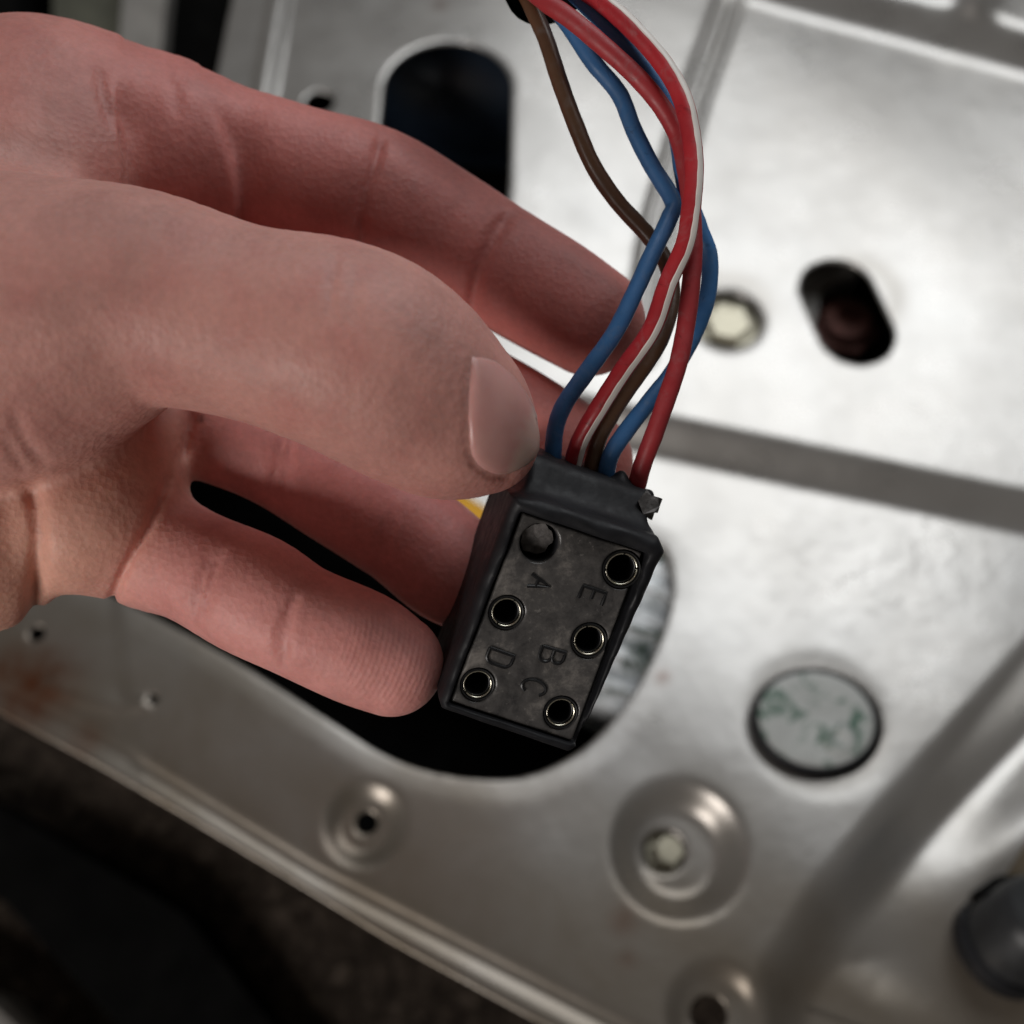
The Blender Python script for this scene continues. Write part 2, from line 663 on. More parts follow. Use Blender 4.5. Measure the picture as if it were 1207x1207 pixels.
# step across the panel (the dark band): higher beyond it
a = P2([(300, 400), (560, 470), (770, 522), (940, 558), (1207, 612), (1500, 668)])
dd, sd = line_dist(a, X, Y)
s_mid = dd * sd
Hh += 6.5 * sstep(-5.0, 5.0, s_mid)
# second step at the top right
b_ = P2([(700, -90), (830, -40), (937, -8), (1065, 24), (1207, 64), (1500, 140)], 10.5)
dd, sd = line_dist(b_, X, Y)
s_top = dd * sd
Hh += 8.0 * sstep(-6, 6, s_top)
# upright rib continuing behind that step
c_ = P2([(1140, 40), (1190, -200)], 14)
dd, sd = line_dist(c_, X, Y)
Hh += (5.0 * np.exp(-(dd / 5.0) ** 2) + 0.0) * sstep(2, 9, s_top)
# diagonal channel down the right: the panel drops to the pad at the lower right
e_ = P2([(1500, 480), (1207, 815), (1090, 945), (985, 1072), (930, 1160), (905, 1290), (900, 1500)])
dd, sd = line_dist(e_, X, Y)
s_dia = -dd * sd                                   # + on the left/up side
Hh += -9.0 * (1 - sstep(-7.5, 7.5, s_dia))
# raised pad in the lower right corner
pad_poly = P2([(1500, 640), (1230, 900), (1110, 1010), (1040, 1085), (1015, 1130), (1050, 1158), (1120, 1180), (1250, 1230), (1500, 1320)])
pd = poly_sdf(pad_poly, X, Y)
pm = 1 - sstep(-9.0, 5.0, pd)
cp_ = plane(1130, 1010)[:2]
Hh += pm * (3.0 + 0.15 * np.clip(X - cp_[0], -20, 70) + 0.09 * np.clip(Y - cp_[1], -30, 80))
# twin-line bead running up the panel
g_ = P2([(880, -110), (861, 0), (818, 122), (778, 262), (764, 350), (752, 420)], ZU)
dd, sd = line_dist(g_, X, Y)
w = dd * sd
fade = 1.0
Hh += 1.7 * (np.exp(-((w - 2.6) / 1.5) ** 2) + np.exp(-((w + 2.6) / 1.5) ** 2)) * sstep(6, 14, s_mid)
# left bead
l_ = P2([(340, -100), (331, 0), (312, 112), (292, 230), (262, 380)], ZU)
dd, sd = line_dist(l_, X, Y)
Hh += 2.6 * np.exp(-(dd / 2.7) ** 4)
# lip along the lower left edge
r_ = P2([(-260, 665), (0, 815), (139, 888), (371, 1030), (700, 1200), (1000, 1350)])
dd, sd = line_dist(r_, X, Y)
w_lip = dd * sd
Hh += -1.1 * np.exp(-(w_lip / 1.6) ** 2) + 0.08 * np.exp(-((w_lip + 4.5) / 2.6) ** 2)
# overlapped sheet on the left corner
dd, sd = line_dist(P2([(128, 640), (143, 770), (158, 870), (166, 930)]), X, Y)
w_tab = dd * sd
Hh -= 0.8 * sstep(-1.2, 1.2, -w_tab) * sstep(-3, 4, w_lip) * (dd < 60)
dd, _ = line_dist(P2([(62, 808), (100, 822), (140, 832)]), X, Y)
Hh += 0.9 * np.exp(-(dd / 2.2) ** 2)


def hole_c(px, py, rpx, z=0.0):
    c = plane(px, py, z)[:2]
    return c, rpx * pscale(px, py, z)


def radial(px, py, z=0.0):
    c = plane(px, py, z)[:2]
    return np.hypot(X - c[0], Y - c[1]) / pscale(px, py, z)        # in photo pixels


q = radial(800, 1002)
Hh += -5.2 * (1 - sstep(44, 86, q))
q = radial(430, 972)
Hh += -2.4 * (1 - sstep(26, 54, q))
q = radial(845, 1200)
Hh += -2.4 * (1 - sstep(34, 66, q))
q = radial(963, 853)
Hh += -0.25 * (1 - sstep(70, 96, q))
q = radial(1000, 366)
Hh += 0.0
q = radial(858, 377, ZU)
Hh += -0.8 * (1 - sstep(36, 54, q))
q = radial(178, 826)
Hh += 1.0 * np.exp(-(radial(168, 832) / 9) ** 2)
Hh += 0.35 * np.sin(X * 0.028 + 1.0) * np.cos(Y * 0.031) + 0.15 * np.sin(X * 0.09 + Y * 0.05)

holes = []


def circ(px, py, rpx, z=0.0):
    c, r = hole_c(px, py, rpx, z)
    holes.append(np.hypot(X - c[0], Y - c[1]) - r)


def caps(p, q_, rpx, z=0.0):
    a = plane(*p, z)[:2]
    b = plane(*q_, z)[:2]
    e = b - a
    t = np.clip(((X - a[0]) * e[0] + (Y - a[1]) * e[1]) / (e @ e), 0, 1)
    holes.append(np.hypot(X - a[0] - e[0] * t, Y - a[1] - e[1] * t) - rpx * pscale(*p, z))


c_d, r_d = hole_c(963, 853, 75)
holes.append(np.hypot(X - c_d[0], (Y - c_d[1]) / 0.84) - r_d)
circ(858, 377, 39, ZU)
caps((987, 344), (1009, 392), 44, ZU)
caps((528, 106), (516, 300), 76, ZU)
circ(377, 123, 17, ZU)
circ(786, 1000, 26)
circ(431, 968, 13)
circ(838, 1196, 22)
circ(43, 746, 9)
circ(182, 824, 6)
bigp = spline([(110, 690), (205, 738), (300, 792), (390, 850), (460, 893), (530, 914), (610, 917), (680, 888), (728, 842),
               (762, 790), (786, 730), (792, 680), (775, 645), (720, 640), (620, 668), (500, 640), (380, 540), (230, 480),
               (110, 500), (70, 600), (110, 690)], 4)[:-1]
BIG = P2(bigp)
bd = poly_sdf(BIG, X, Y)
holes.append(bd)
Hh += -0.5 * (1 - sstep(-1, 6, bd))
cut = holes[0]
for hh in holes[1:]:
    cut = np.minimum(cut, hh)
outline = P2([(288, -260), (284, 0), (264, 100), (232, 250), (120, 420), (-120, 560), (-230, 640), (-230, 706),
              (0, 842), (117, 905), (232, 972), (348, 1042), (464, 1113), (626, 1202), (900, 1330), (1700, 1330), (1700, -260)])
od = poly_sdf(outline, X, Y)
side = smax(od, -cut, 0.6)
TH = 2.8
zs = np.arange(-19.8, 27, hp)
lo_h = Hh.min()
f = smax((np.abs(zs[None, None, :] - Hh[:, :, None]) - TH / 2) * 0.8, side[:, :, None] + 0 * zs[None, None, :], 0.5)
pv, pq = surface_nets(f.astype(np.float64), (X0, Y0, zs[0]), hp)
def bil(A, x, y):
    fx = np.clip((x - X0) / hp, 0, A.shape[0] - 1.001)
    fy = np.clip((y - Y0) / hp, 0, A.shape[1] - 1.001)
    i, j = fx.astype(int), fy.astype(int)
    u, v = fx - i, fy - j
    return (A[i, j] * (1 - u) * (1 - v) + A[i + 1, j] * u * (1 - v) + A[i, j + 1] * (1 - u) * v + A[i + 1, j + 1] * u * v)


h_v = bil(Hh, pv[:, 0], pv[:, 1])
s_v = bil(side, pv[:, 0], pv[:, 1])
blend = sstep(0.5, 1.3, -s_v)
pv[:, 2] += blend * (h_v + np.sign(pv[:, 2] - h_v) * TH / 2 - pv[:, 2])
pv[:, 2] = h_v + (pv[:, 2] - h_v) * 0.5              # sheet thickness 1.4 mm
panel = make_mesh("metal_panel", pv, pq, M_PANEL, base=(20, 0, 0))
tag(panel, "large grey painted sheet metal panel with pressed ribs, steps and holes behind the plug", "panel")
del f
rust = np.zeros(len(pv))
for (px, py, r, aa) in ((40, 812, 46, 1.0), (15, 790, 30, .8), (735, 1085, 16, .35), (740, 1130, 12, .25), (395, 990, 22, .15),
                        (780, 800, 8, .5), (520, 30, 8, .4), (100, 870, 20, .5)):
    c = plane(px, py)[:2]
    dpx = np.hypot(pv[:, 0] - c[0], pv[:, 1] - c[1]) / pscale(px, py)
    rust = np.maximum(rust, aa * np.exp(-(dpx / r) ** 2))
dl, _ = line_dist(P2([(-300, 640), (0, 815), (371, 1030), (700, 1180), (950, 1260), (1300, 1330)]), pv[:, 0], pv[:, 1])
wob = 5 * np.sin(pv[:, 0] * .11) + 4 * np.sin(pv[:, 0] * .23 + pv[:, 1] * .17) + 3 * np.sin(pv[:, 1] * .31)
dirt_shade = 0.95 * (1 - sstep(10, 60, dl + wob))  # brown grime along the lower edge, with the shade there painted in
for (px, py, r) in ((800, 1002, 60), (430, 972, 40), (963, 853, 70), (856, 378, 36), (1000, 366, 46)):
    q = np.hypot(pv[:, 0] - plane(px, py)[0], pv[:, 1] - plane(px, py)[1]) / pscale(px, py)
    dirt_shade = np.maximum(dirt_shade, 0.35 * np.exp(-((q - r) / 14) ** 2))
dt_ = panel.data.attributes.new("dirt_shade", 'FLOAT', 'POINT')
dt_.data.foreach_set("value", dirt_shade.astype(np.float32))
c = plane(1010, 650)[:2]
spl = np.exp(-(((pv[:, 0] - c[0]) / 30) ** 2 + ((pv[:, 1] - c[1]) / 17) ** 2) ** 1.5)
sa = panel.data.attributes.new("splash", 'FLOAT', 'POINT')
sa.data.foreach_set("value", spl.astype(np.float32))
ra = panel.data.attributes.new("rust", 'FLOAT', 'POINT')
ra.data.foreach_set("value", rust.astype(np.float32))


def hz(px, py):
    """height of the panel at a photo pixel"""
    c = plane(px, py)[:2]
    i = int(np.clip((c[0] - X0) / hp, 0, len(gxs) - 1))
    j = int(np.clip((c[1] - Y0) / hp, 0, len(gys) - 1))
    return Hh[i, j]


# ------------------------------------------------------------------ the dark box under the panel
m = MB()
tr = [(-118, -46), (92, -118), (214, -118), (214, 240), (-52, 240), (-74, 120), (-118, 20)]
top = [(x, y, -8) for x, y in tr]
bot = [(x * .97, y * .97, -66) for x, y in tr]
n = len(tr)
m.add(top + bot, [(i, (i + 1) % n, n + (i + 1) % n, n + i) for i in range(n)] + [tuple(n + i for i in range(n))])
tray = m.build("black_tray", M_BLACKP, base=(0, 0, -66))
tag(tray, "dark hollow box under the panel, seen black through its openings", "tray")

# ------------------------------------------------------------------ things in and on the panel
UP = (0, 0, 1)


def bolt(px, py, z, r, label, tilt=(0, 0, 1), group=None, mat=M_ZINC):
    c = plane(px, py, z)
    t = thing("bolt", label, "bolt", c, group)
    m = MB()
    m.lathe(c, tilt, [(r * 1.45, -1.6), (r * 1.45, -0.4), (r * 1.3, 0.0), (r * 0.4, 0.05)], 28)
    m.build("washer", mat, t)
    m = MB()
    m.lathe(c, tilt, [(r, 0.1), (r, 2.4), (r * 0.86, 3.0), (r * 0.55, 3.05)], 6)
    m.build("head", mat, t, smooth=False)
    m = MB()
    m.lathe(c, tilt, [(r * 0.5, -14), (r * 0.5, -1.7)], 16)
    m.build("shank", mat, t)
    return t


bolt(857, 386, 4.0, 33 * pscale(856, 388) * 0.86, "pale yellow zinc bolt down in the round hole right of the blue wire")
bolt(787, 1004, -9.0, 25 * pscale(787, 1004) * 0.8, "pale zinc bolt head at the bottom of the dished recess")

# corroded disc: a grommet with a metal top standing slightly proud of the panel
c = plane(962, 847, 4.6)
r = 70 * pscale(962, 847, 4.6)
t = thing("blanking_disc", "round silver disc with green corrosion spots set into the panel", "disc", c)
m = MB()
m.lathe(c, UP, [(r * 0.97, -1.6), (r * 0.985, -0.5), (r * 0.97, 0.0), (r * 0.93, 0.25), (r * 0.86, 0.30), (r * 0.4, 0.1), (0.5, 0.0)], 56)
OV = lambda mb: setattr(mb, 'v', [(x, c[1] + (y - c[1]) * 0.84, z) for x, y, z in mb.v])
OV(m)
m.build("face", M_DISC, t)
m = MB()
c2 = plane(988, 872, 4.6)
m.lathe(c2, UP, [(3.4, -0.2), (3.4, 0.5), (2.9, 0.75), (2.0, 0.75), (1.6, 0.25), (0.2, 0.25)], 24)
m.build("rivet", M_DISC, t)
m = MB()
m.lathe(c, UP, [(r * 1.0, -9), (r * 1.04, -4.6), (r * 1.06, -3.0), (r * 1.05, -0.5), (r * 1.01, 0.1), (r * 0.97, 0.0)], 56, False, False)
OV(m)
m.build("sealing_ring", M_RUBBER, t)

# rusty nut seen in the long slot
c = plane(1000, 374, -8)
t = thing("rusty_nut", "dark reddish rusty nut down inside the slotted hole at the right", "nut", c)
m = MB()
m.lathe(c, UP, [(6.6, -3), (6.6, -0.5), (6.0, 0), (3.1, 0), (2.8, -2.5), (0.2, -2.6)], 24)
m.build("collar", M_RUST, t)
m = MB()
m.lathe(c, UP, [(9.5, -6), (9.5, -3.4), (9.0, -3.1), (6.7, -3.05)], 6)
m.build("hex_base", M_RUST, t, smooth=False)
c = plane(985, 352, -24)
m = MB()
m.prism(P2([(930, 290), (1015, 280), (1010, 325), (965, 340), (950, 420), (925, 420)], -8), -60, -6, 1.5)
tag(m.build("grey_bracket", M_GREYST, base=c), "grey metal bracket behind the slotted hole", "bracket")

# weathered steel canister under the big opening
A = Vector(plane(800, 600, -16.5))
B = Vector(plane(700, 850, -18))
ax = (B - A).normalized()
t = thing("steel_canister", "weathered shiny steel canister below the large opening, right of the plug", "canister", tuple((A + B) / 2))
m = MB()
L = (B - A).length
m.lathe(A, ax, [(10, 0), (13.2, 0.5), (14.3, 2.5), (14.3, L * .35), (14.9, L * .36), (14.9, L * .40), (14.3, L * .41), (14.3, L - 3), (13, L - .8), (8, L)], 40)
m.build("body", M_CAN, t)
for fr in (0.12, 0.27, 0.33, 0.47, 0.60, 0.64, 0.77, 0.9):
    m = MB()
    p = A + ax * L * fr
    m.lathe(p, ax, [(14.35, -1.2), (15.6, -1.0), (15.6, 1.0), (14.35, 1.2)], 40, False, False)
    m.build("band", M_CAN, t)

# blue-black cover below the upper slot
c = plane(545, 110, -26)
m = MB()
pts = [plane(x, y, z) for x, y, z in ((470, 66, -52), (500, 74, -42), (540, 85, -36), (640, 95, -40), (760, 120, -60))]
m.tube([tuple(p) for p in spline(pts, 5)], 30, 28)
tag(m.build("curved_cover", M_BLUEBLK, base=c), "dark blue black curved cover seen through the upper rounded slot", "cover")

# yellow cable and its run on the panel
m = MB()
cp = [(430, 512), (500, 562), (540, 590), (580, 616), (640, 655), (700, 690)]
pts = [plane(x, y, 1.9 if i < 5 else -4) for i, (x, y) in enumerate(cp)]
m.tube([tuple(p) for p in spline(pts, 5)], 2.2, 14)
tag(m.build("yellow_cable", M_YELLOW, base=pts[2]), "yellow cable lying on the panel, seen between thumb and ring finger", "cable")

# rubber stop, bracket at the lower right corner
zc = hz(1190, 1110)
c = plane(1190, 1110, zc + 4)
t = thing("rubber_stop", "black rubber stop with a grey sheen at the lower right corner", "rubber stop", c)
k = pscale(1190, 1110)
m = MB()
m.lathe(c, (0.35, 0.40, 1), [(52 * k, -5), (54 * k, 2), (53 * k, 9), (50 * k, 11.5), (45 * k, 12.6), (28 * k, 12.9), (26 * k, 12.3), (2, 12.2)], 40)
m.build("cap", M_STOP, t)
m = MB()
m.lathe(c, (0.35, 0.40, 1), [(56 * k, -5), (60 * k, -4), (60 * k, -1.5), (55.4 * k, -0.5)], 40, True, False)
m.build("base_ring", M_RUBBER, t)
m = MB()
m.prism(P2([(1158, 1050), (1185, 1030), (1330, 1060), (1330, 1090), (1180, 1066)], zc + 8), zc - 2, zc + 8, 1)
tag(m.build("black_clip", M_BLACKP, base=plane(1190, 1048, zc)), "small black clip just above the rubber stop", "clip")
m = MB()
m.prism(P2([(1190, 1032), (1216, 985), (1330, 990), (1330, 1050)], zc + 5), zc - 2, zc + 5, 1)
tag(m.build("tan_bracket", M_TAN, base=plane(1205, 1020, zc)), "tan bracket at the right edge above the black clip", "bracket")

# beyond the left edge of the panel
def bar(name, quad, z0, z1, mat, label, cat, bev=1.5):
    m = MB()
    m.prism(P2(quad, z1), z0, z1, bev)
    o = m.build(name, mat, base=plane(*np.mean(quad, 0), z1))
    tag(o, label, cat)


bar("steel_post", [(162, -260), (222, -260), (180, 160), (132, 160)], -120, -42, M_GREYST,
    "grey steel post beyond the upper left edge of the panel", "post")
bar("olive_board", [(64, -260), (160, -260), (140, 150), (60, 150)], -120, -55, M_OLIVE,
    "dark olive board left of the grey steel post", "board")
bar("black_trim", [(226, -260), (286, -260), (262, 170), (186, 170)], -140, -50, M_BLACKP,
    "black trim piece between the steel post and the panel edge", "trim")
bar("black_side_board", [(-200, -260), (20, -260), (20, 150), (-200, 150)], -140, -60, M_BLACKP,
    "black board in the upper left corner above the hand", "board")
# lower left
bar("sill_strip", [(-200, 850), (0, 945), (232, 1075), (330, 1210), (420, 1330), (210, 1330), (133, 1207), (0, 1062), (-200, 960)],
    -152, -138, M_BLACKP, "broad black plastic sill strip across the dark carpet at lower left", "trim", 3)
bar("grey_sill", [(-200, 1100), (0, 1178), (60, 1240), (100, 1330), (-200, 1330)], -152, -134, M_GREYST,
    "grey corner piece at the bottom left edge", "trim", 2)

# ------------------------------------------------------------------ the wiring plug
nP = np.array([0.15, -0.20, 0.97])
nP /= np.linalg.norm(nP)
uP = np.array([0.945, -0.327, 0.0])
uP -= nP * (uP @ nP)
uP /= np.linalg.norm(uP)
vP = np.cross(nP, uP)
OP = pt(647, 740, 113.5)


def uv(px, py, w=0.0):
    """photo pixel -> plug coordinates on the plane w"""
    r = np.array([(px - HALF) / FPX, -(py - HALF) / FPX, -1.0])
    o = OP + nP * w
    t = (o @ nP) / (r @ nP)
    p = r * t - o
    return np.array([p @ uP, p @ vP])


def plug_world(a):
    a = np.asarray(a, float)
    return to_world(OP + a[..., 0:1] * uP + a[..., 1:2] * vP + a[..., 2:3] * nP)


plug_dir = RM @ nP
plug = thing("wiring_plug", "black rectangular wiring plug with lettered sockets and five coloured wires, held between the fingers", "plug",
             to_world(OP - 8 * nP))

sock_px = [(733, 671, 23.5), (597, 722, 21), (694.5, 755, 22), (563, 807, 20.5), (661, 840, 21)]
blind_px = (636, 640, 23)
SOCK = [(uv(x, y), r * 113.5 / FPX) for x, y, r in sock_px]
BL, BLR = uv(blind_px[0], blind_px[1]), blind_px[2] * 113.5 / FPX
plate_poly = np.array([uv(616, 604), uv(757, 651), uv(674, 874), uv(531, 827)])
rec_poly = np.array([uv(613, 601), uv(762, 651), uv(680, 877), uv(528, 828)])
out_poly = np.array([uv(606, 586, 1), uv(640, 590, 1), uv(778, 634, 1), uv(786, 652, 1), uv(682, 886, 1), uv(672, 891, 1), uv(522, 840, 1), uv(518, 828, 1)])

# housing: rounded rubber boot, open at the front, with a block the wires enter
hh = 0.24
ga = np.arange(-11, 12.5, hh)
gb = np.arange(-15, 21, hh)
gc = np.arange(-18, 4, hh)
U, V = np.meshgrid(ga, gb, indexing='ij')
d2 = poly_sdf(out_poly, U, V)
w_ = gc[None, None, :]
wig = 0.12 * np.sin(U * 1.1 + 0.4) * np.sin(V * 0.8) + 0.06 * np.sin(V * 2.3 + U)
taper = np.where(w_ < 0, -w_ * 0.035, 0)
rimtop = 0.85 + wig[:, :, None] + 0.7 * sstep(9, 12.5, V)[:, :, None]
body = smax(d2[:, :, None] + taper + 0.10 * np.sin(w_ * 0.9) * 0.4, np.maximum(w_ - rimtop, -16.0 - w_), 1.5)
# entry block above, sloping back from the rim
bx = (U - 0.3)[:, :, None]
topv = 16.2 + 0.0 * bx
blk = smax(smax(np.abs(bx) - 6.9, (V[:, :, None] - topv), 0.8), np.maximum(w_ - (-2.2 - 0.62 * (V[:, :, None] - 12.0)), -15.5 - w_), 1.0)
blk = smax(blk, 6 - V[:, :, None], 1.0)
body = smin(body, blk, 1.6)
rec = smax(poly_sdf(rec_poly, U, V)[:, :, None] + 0 * w_, -w_ - 0.75, 0.3)
body = smax(body, -rec, 0.5)
for (cc, rr) in SOCK:
    q = np.hypot(U - cc[0], V - cc[1]) - rr * 0.97
    body = np.maximum(body, -np.maximum(q[:, :, None] + 0 * w_, -w_ - 10.5))
q = np.hypot(U - BL[0], V - BL[1]) - BLR
body = np.maximum(body, -np.maximum(q[:, :, None] + 0 * w_, -w_ - 4.5))

# wires: photo pixel, depth
WIRES = [
    ("blue", 10.4, [(653, 556, 121), (652, 544, 120.3), (654, 509, 118.5), (664, 479, 117.3), (689, 442, 116.2), (724, 393, 115.8),
                    (748, 345, 116), (769, 299, 116.8), (789, 257, 118), (793, 237, 118.6), (768, 195, 119), (747, 153, 119),
                    (730, 111, 119), (699, 73, 119), (671, 31, 119.5), (640, -12, 121), (615, -60, 125), (585, -140, 134)]),
    ("red_white", 11.2, [(668, 570, 121.5), (673, 556, 120.5), (684, 519, 118), (707, 479, 116), (734, 437, 114.8), (768, 388, 113.8),
                         (787, 334, 113.2), (807, 289, 112.8), (814, 250, 112.6), (818, 202, 112.8), (814, 157, 113.2),
                         (803, 113, 113.8), (779, 72, 114.5), (741, 30, 115.3), (706, 0, 116.5), (668, -28, 118.5), (632, -75, 124), (600, -150, 134)]),
    ("brown", 10.2, [(692, 582, 122), (695, 566, 121), (704, 522, 119.5), (719, 492, 118.8), (739, 460, 118.5), (764, 425, 118.6),
                    (782, 392, 119.3), (792, 350, 120.6), (786, 312, 121.3), (765, 279, 121.3), (727, 237, 120.5), (699, 195, 119.5),
                    (678, 146, 119), (660, 97, 119), (643, 45, 119.5), (625, 5, 120.5), (600, -50, 125), (575, -140, 134)]),
    ("blue", 10.4, [(711, 588, 122), (713, 574, 120.8), (719, 539, 118.8), (739, 507, 118.2), (769, 469, 119), (793, 438, 120),
                    (819, 392, 120.5), (834, 348, 120.3), (836, 303, 120), (824, 268, 119.6), (808, 222, 119.4), (799, 165, 118.8),
                    (789, 128, 118), (768, 90, 117.6), (746, 62, 117.4), (716, 30, 117.6), (685, 0, 118.5), (650, -35, 121), (620, -80, 126), (590, -150, 135)]),
    ("red", 11.0, [(744, 600, 122), (748, 584, 120.3), (757, 549, 118), (771, 512, 116.8), (785, 472, 116.2), (799, 430, 116),
                   (807, 392, 116), (813, 348, 115.9), (817, 296, 115.9), (814, 235, 116.2), (802, 170, 116.6), (784, 132, 116.4),
                   (754, 94, 115.8), (713, 56, 115.4), (671, 21, 115.6), (640, 0, 117), (608, -30, 121), (580, -70, 127), (560, -140, 135)]),
]
MATS = {"blue": M_BLUE, "red_white": M_RED, "brown": M_BROWN, "red": M_RED2}
for (k, rpx, pts) in WIRES:
    a3 = [pt(*p) - OP for p in pts[:3]]
    for p3 in spline(np.array(a3), 5):
        cu, cv, cw = p3 @ uP, p3 @ vP, p3 @ nP
        q = np.sqrt((U[:, :, None] - cu) ** 2 + (V[:, :, None] - cv) ** 2 + (w_ - cw) ** 2) - mm(rpx, 120) * 1.04
        body = np.maximum(body, -q)

for (lx, ly, ld, lr) in ((642, 546, 119.5, 1.0), (663, 553, 119.2, .75), (684, 566, 119.2, .8), (704, 574, 119.2, .8), (729, 570, 119.0, 1.05),
                         (733, 580, 118.6, 1.0), (727, 578, 118.8, .8), (763, 589, 119.2, .8)):
    p3 = pt(lx, ly, ld) - OP
    cu, cv, cw = p3 @ uP, p3 @ vP, p3 @ nP
    q = np.maximum(np.abs(U[:, :, None] - cu) * 1.15, np.sqrt((U[:, :, None] - cu) ** 2 + ((V[:, :, None] - cv) * .6) ** 2 + ((w_ - cw) * .7) ** 2)) - lr * 0.85
    body = smin(body, q, 0.5)
for (k, rpx, pts) in WIRES:
    a3 = [pt(*p) - OP for p in pts[:3]]
    for p3 in spline(np.array(a3), 4):
        cu, cv, cw = p3 @ uP, p3 @ vP, p3 @ nP
        q = np.sqrt((U[:, :, None] - cu) ** 2 + (V[:, :, None] - cv) ** 2 + (w_ - cw) ** 2) - mm(rpx, 120) * 1.03
        body = np.maximum(body, -q)
hv, hq = surface_nets(body, (ga[0], gb[0], gc[0]), hh)
make_mesh("housing", plug_world(hv), hq, M_RUBBER, plug)

# face plate with socket holes
hh = 0.17
ga = np.arange(-9, 9, hh)
gb = np.arange(-13, 13, hh)
gc = np.arange(-1.6, 1.0, hh)
U, V = np.meshgrid(ga, gb, indexing='ij')
q2 = poly_sdf(plate_poly, U, V)
w_ = gc[None, None, :]
for (cc, rr) in SOCK + [(BL, BLR)]:
    q2 = np.maximum(q2, rr - np.hypot(U - cc[0], V - cc[1]))
surf = 0.04 * np.sin(U * 0.9) * np.sin(V * 0.7 + 1)
bodyp = smax(q2[:, :, None] + 0 * w_, np.maximum(w_ - 0.1 - surf[:, :, None], -0.70 - w_), 0.35)
fv, fq = surface_nets(bodyp, (ga[0], gb[0], gc[0]), hh)
plate = make_mesh("face_plate", plug_world(fv), fq, M_PLATE, plug)


def plug_pt(u, v, w):
    return tuple(plug_world(np.array([u, v, w])))


# sockets: a dark sleeve with a split metal contact ring inside
for i, ((cc, rr), gaps) in enumerate(zip(SOCK, [(100, 200, 20), (75, 250), (118, 205), (40, 230), (60, 215)])):
    m = MB()
    c = plug_pt(cc[0], cc[1], 0)
    m.lathe(c, plug_dir, [(rr * 0.985, -9), (rr * 0.985, -0.05), (rr * 0.95, 0.12), (rr * 0.89, 0.08), (rr * 0.875, -0.4), (rr * 0.875, -9)], 40, True, False)
    s = m.build("socket", M_LETTER, plug)
    m = MB()
    r0, r1 = rr * 0.735, rr * 0.865
    gp = sorted(gaps)
    for gi in range(len(gp)):
        a0 = gp[gi] + 4
        a1 = (gp[(gi + 1) % len(gp)] - 4)
        if a1 <= a0:
            a1 += 360
        n = max(6, int((a1 - a0) / 8))
        vs, fs = [], []
        prof = [(r0, -1.0), (r0, -0.22)]
        for q_ in range(1, 6):
            th = math.pi * (1 - q_ / 6)
            prof.append(((r0 + r1) / 2 + (r1 - r0) / 2 * math.cos(th), -0.22 + 0.20 * math.sin(th)))
        prof += [(r1, -0.22), (r1, -1.0)]
        K = len(prof)
        for j in range(n + 1):
            t = math.radians(a0 + (a1 - a0) * j / n)
            for (r_q, w_q) in prof:
                vs.append(plug_pt(cc[0] + r_q * math.cos(t), cc[1] + r_q * math.sin(t), w_q))
        for j in range(n):
            for k in range(K):
                l = (k + 1) % K
                fs.append((j * K + k, j * K + l, (j + 1) * K + l, (j + 1) * K + k))
        fs.append(tuple(range(K)))
        fs.append(tuple(n * K + k for k in range(K))[::-1])
        m.add(vs, fs)
    m.build("contact_ring", M_BRASS, s, sharp=60)
    m = MB()
    m.lathe(c, plug_dir, [(r0 + .12, -8.9), (r0 + .12, -0.75), (r0 + .02, -0.55), (r0 - .06, -0.6), (r0 - .06, -8.9)], 32, True, False)
    m.build("bore", M_LETTER, s)

# broken plastic stub in the blind position
m = MB()
n = 30
vs, fs = [], []
rings = [(0.0, 0), (0.35, 0), (0.7, 0), (0.9, 0), (0.93, -1.2), (0.93, -4.0)]
for (k, z) in rings:
    for i in range(n):
        t = 2 * math.pi * i / n
        j = 1 + 0.05 * math.sin(5 * t) + 0.04 * math.sin(9 * t + 1)
        u, v = BLR * k * j * math.cos(t), BLR * k * j * math.sin(t)
        tilt = -1.35 + 0.30 * (-u * 0.6 + v * 0.9)
        zz = tilt + (0.10 * math.sin(u * 5.1) * math.sin(v * 4.3) if k < .95 else 0)
        vs.append(plug_pt(BL[0] + u * 0.94 - 0.1, BL[1] + v * 0.94 + 0.1, zz + z))
for k in range(len(rings) - 1):
    for i in range(n):
        fs.append((k * n + i, k * n + (i + 1) % n, (k + 1) * n + (i + 1) % n, (k + 1) * n + i))
m.add(vs, fs)
m.build("broken_stub", M_BLANK, plug)

# embossed letters: strokes in letter space (x right, y up), laid with 'up' along +u and 'right' along -v
def arc(cx, cy, rx, ry, a0, a1, n=9):
    return [(cx + rx * math.cos(math.radians(a0 + (a1 - a0) * i / n)), cy + ry * math.sin(math.radians(a0 + (a1 - a0) * i / n))) for i in range(n + 1)]


GL = {
    "A": [[(0, 0), (.32, 1), (.64, 0)], [(.13, .38), (.51, .38)]],
    "B": [[(0, 0), (0, 1), (.3, 1)] + arc(.32, .76, .24, .24, 90, -90) + [(0, .52)], [(.32, .52)] + arc(.34, .26, .27, .26, 90, -90) + [(0, 0)]],
    "C": [arc(.33, .5, .33, .5, 38, 322, 16)],
    "D": [[(0, 0), (0, 1), (.3, 1)] + arc(.3, .7, .28, .3, 90, 0, 5) + arc(.3, .3, .28, .3, 0, -90, 5) + [(0, 0)]],
    "E": [[(.55, 0), (0, 0), (0, 1), (.55, 1)], [(0, .5), (.42, .5)]],
}
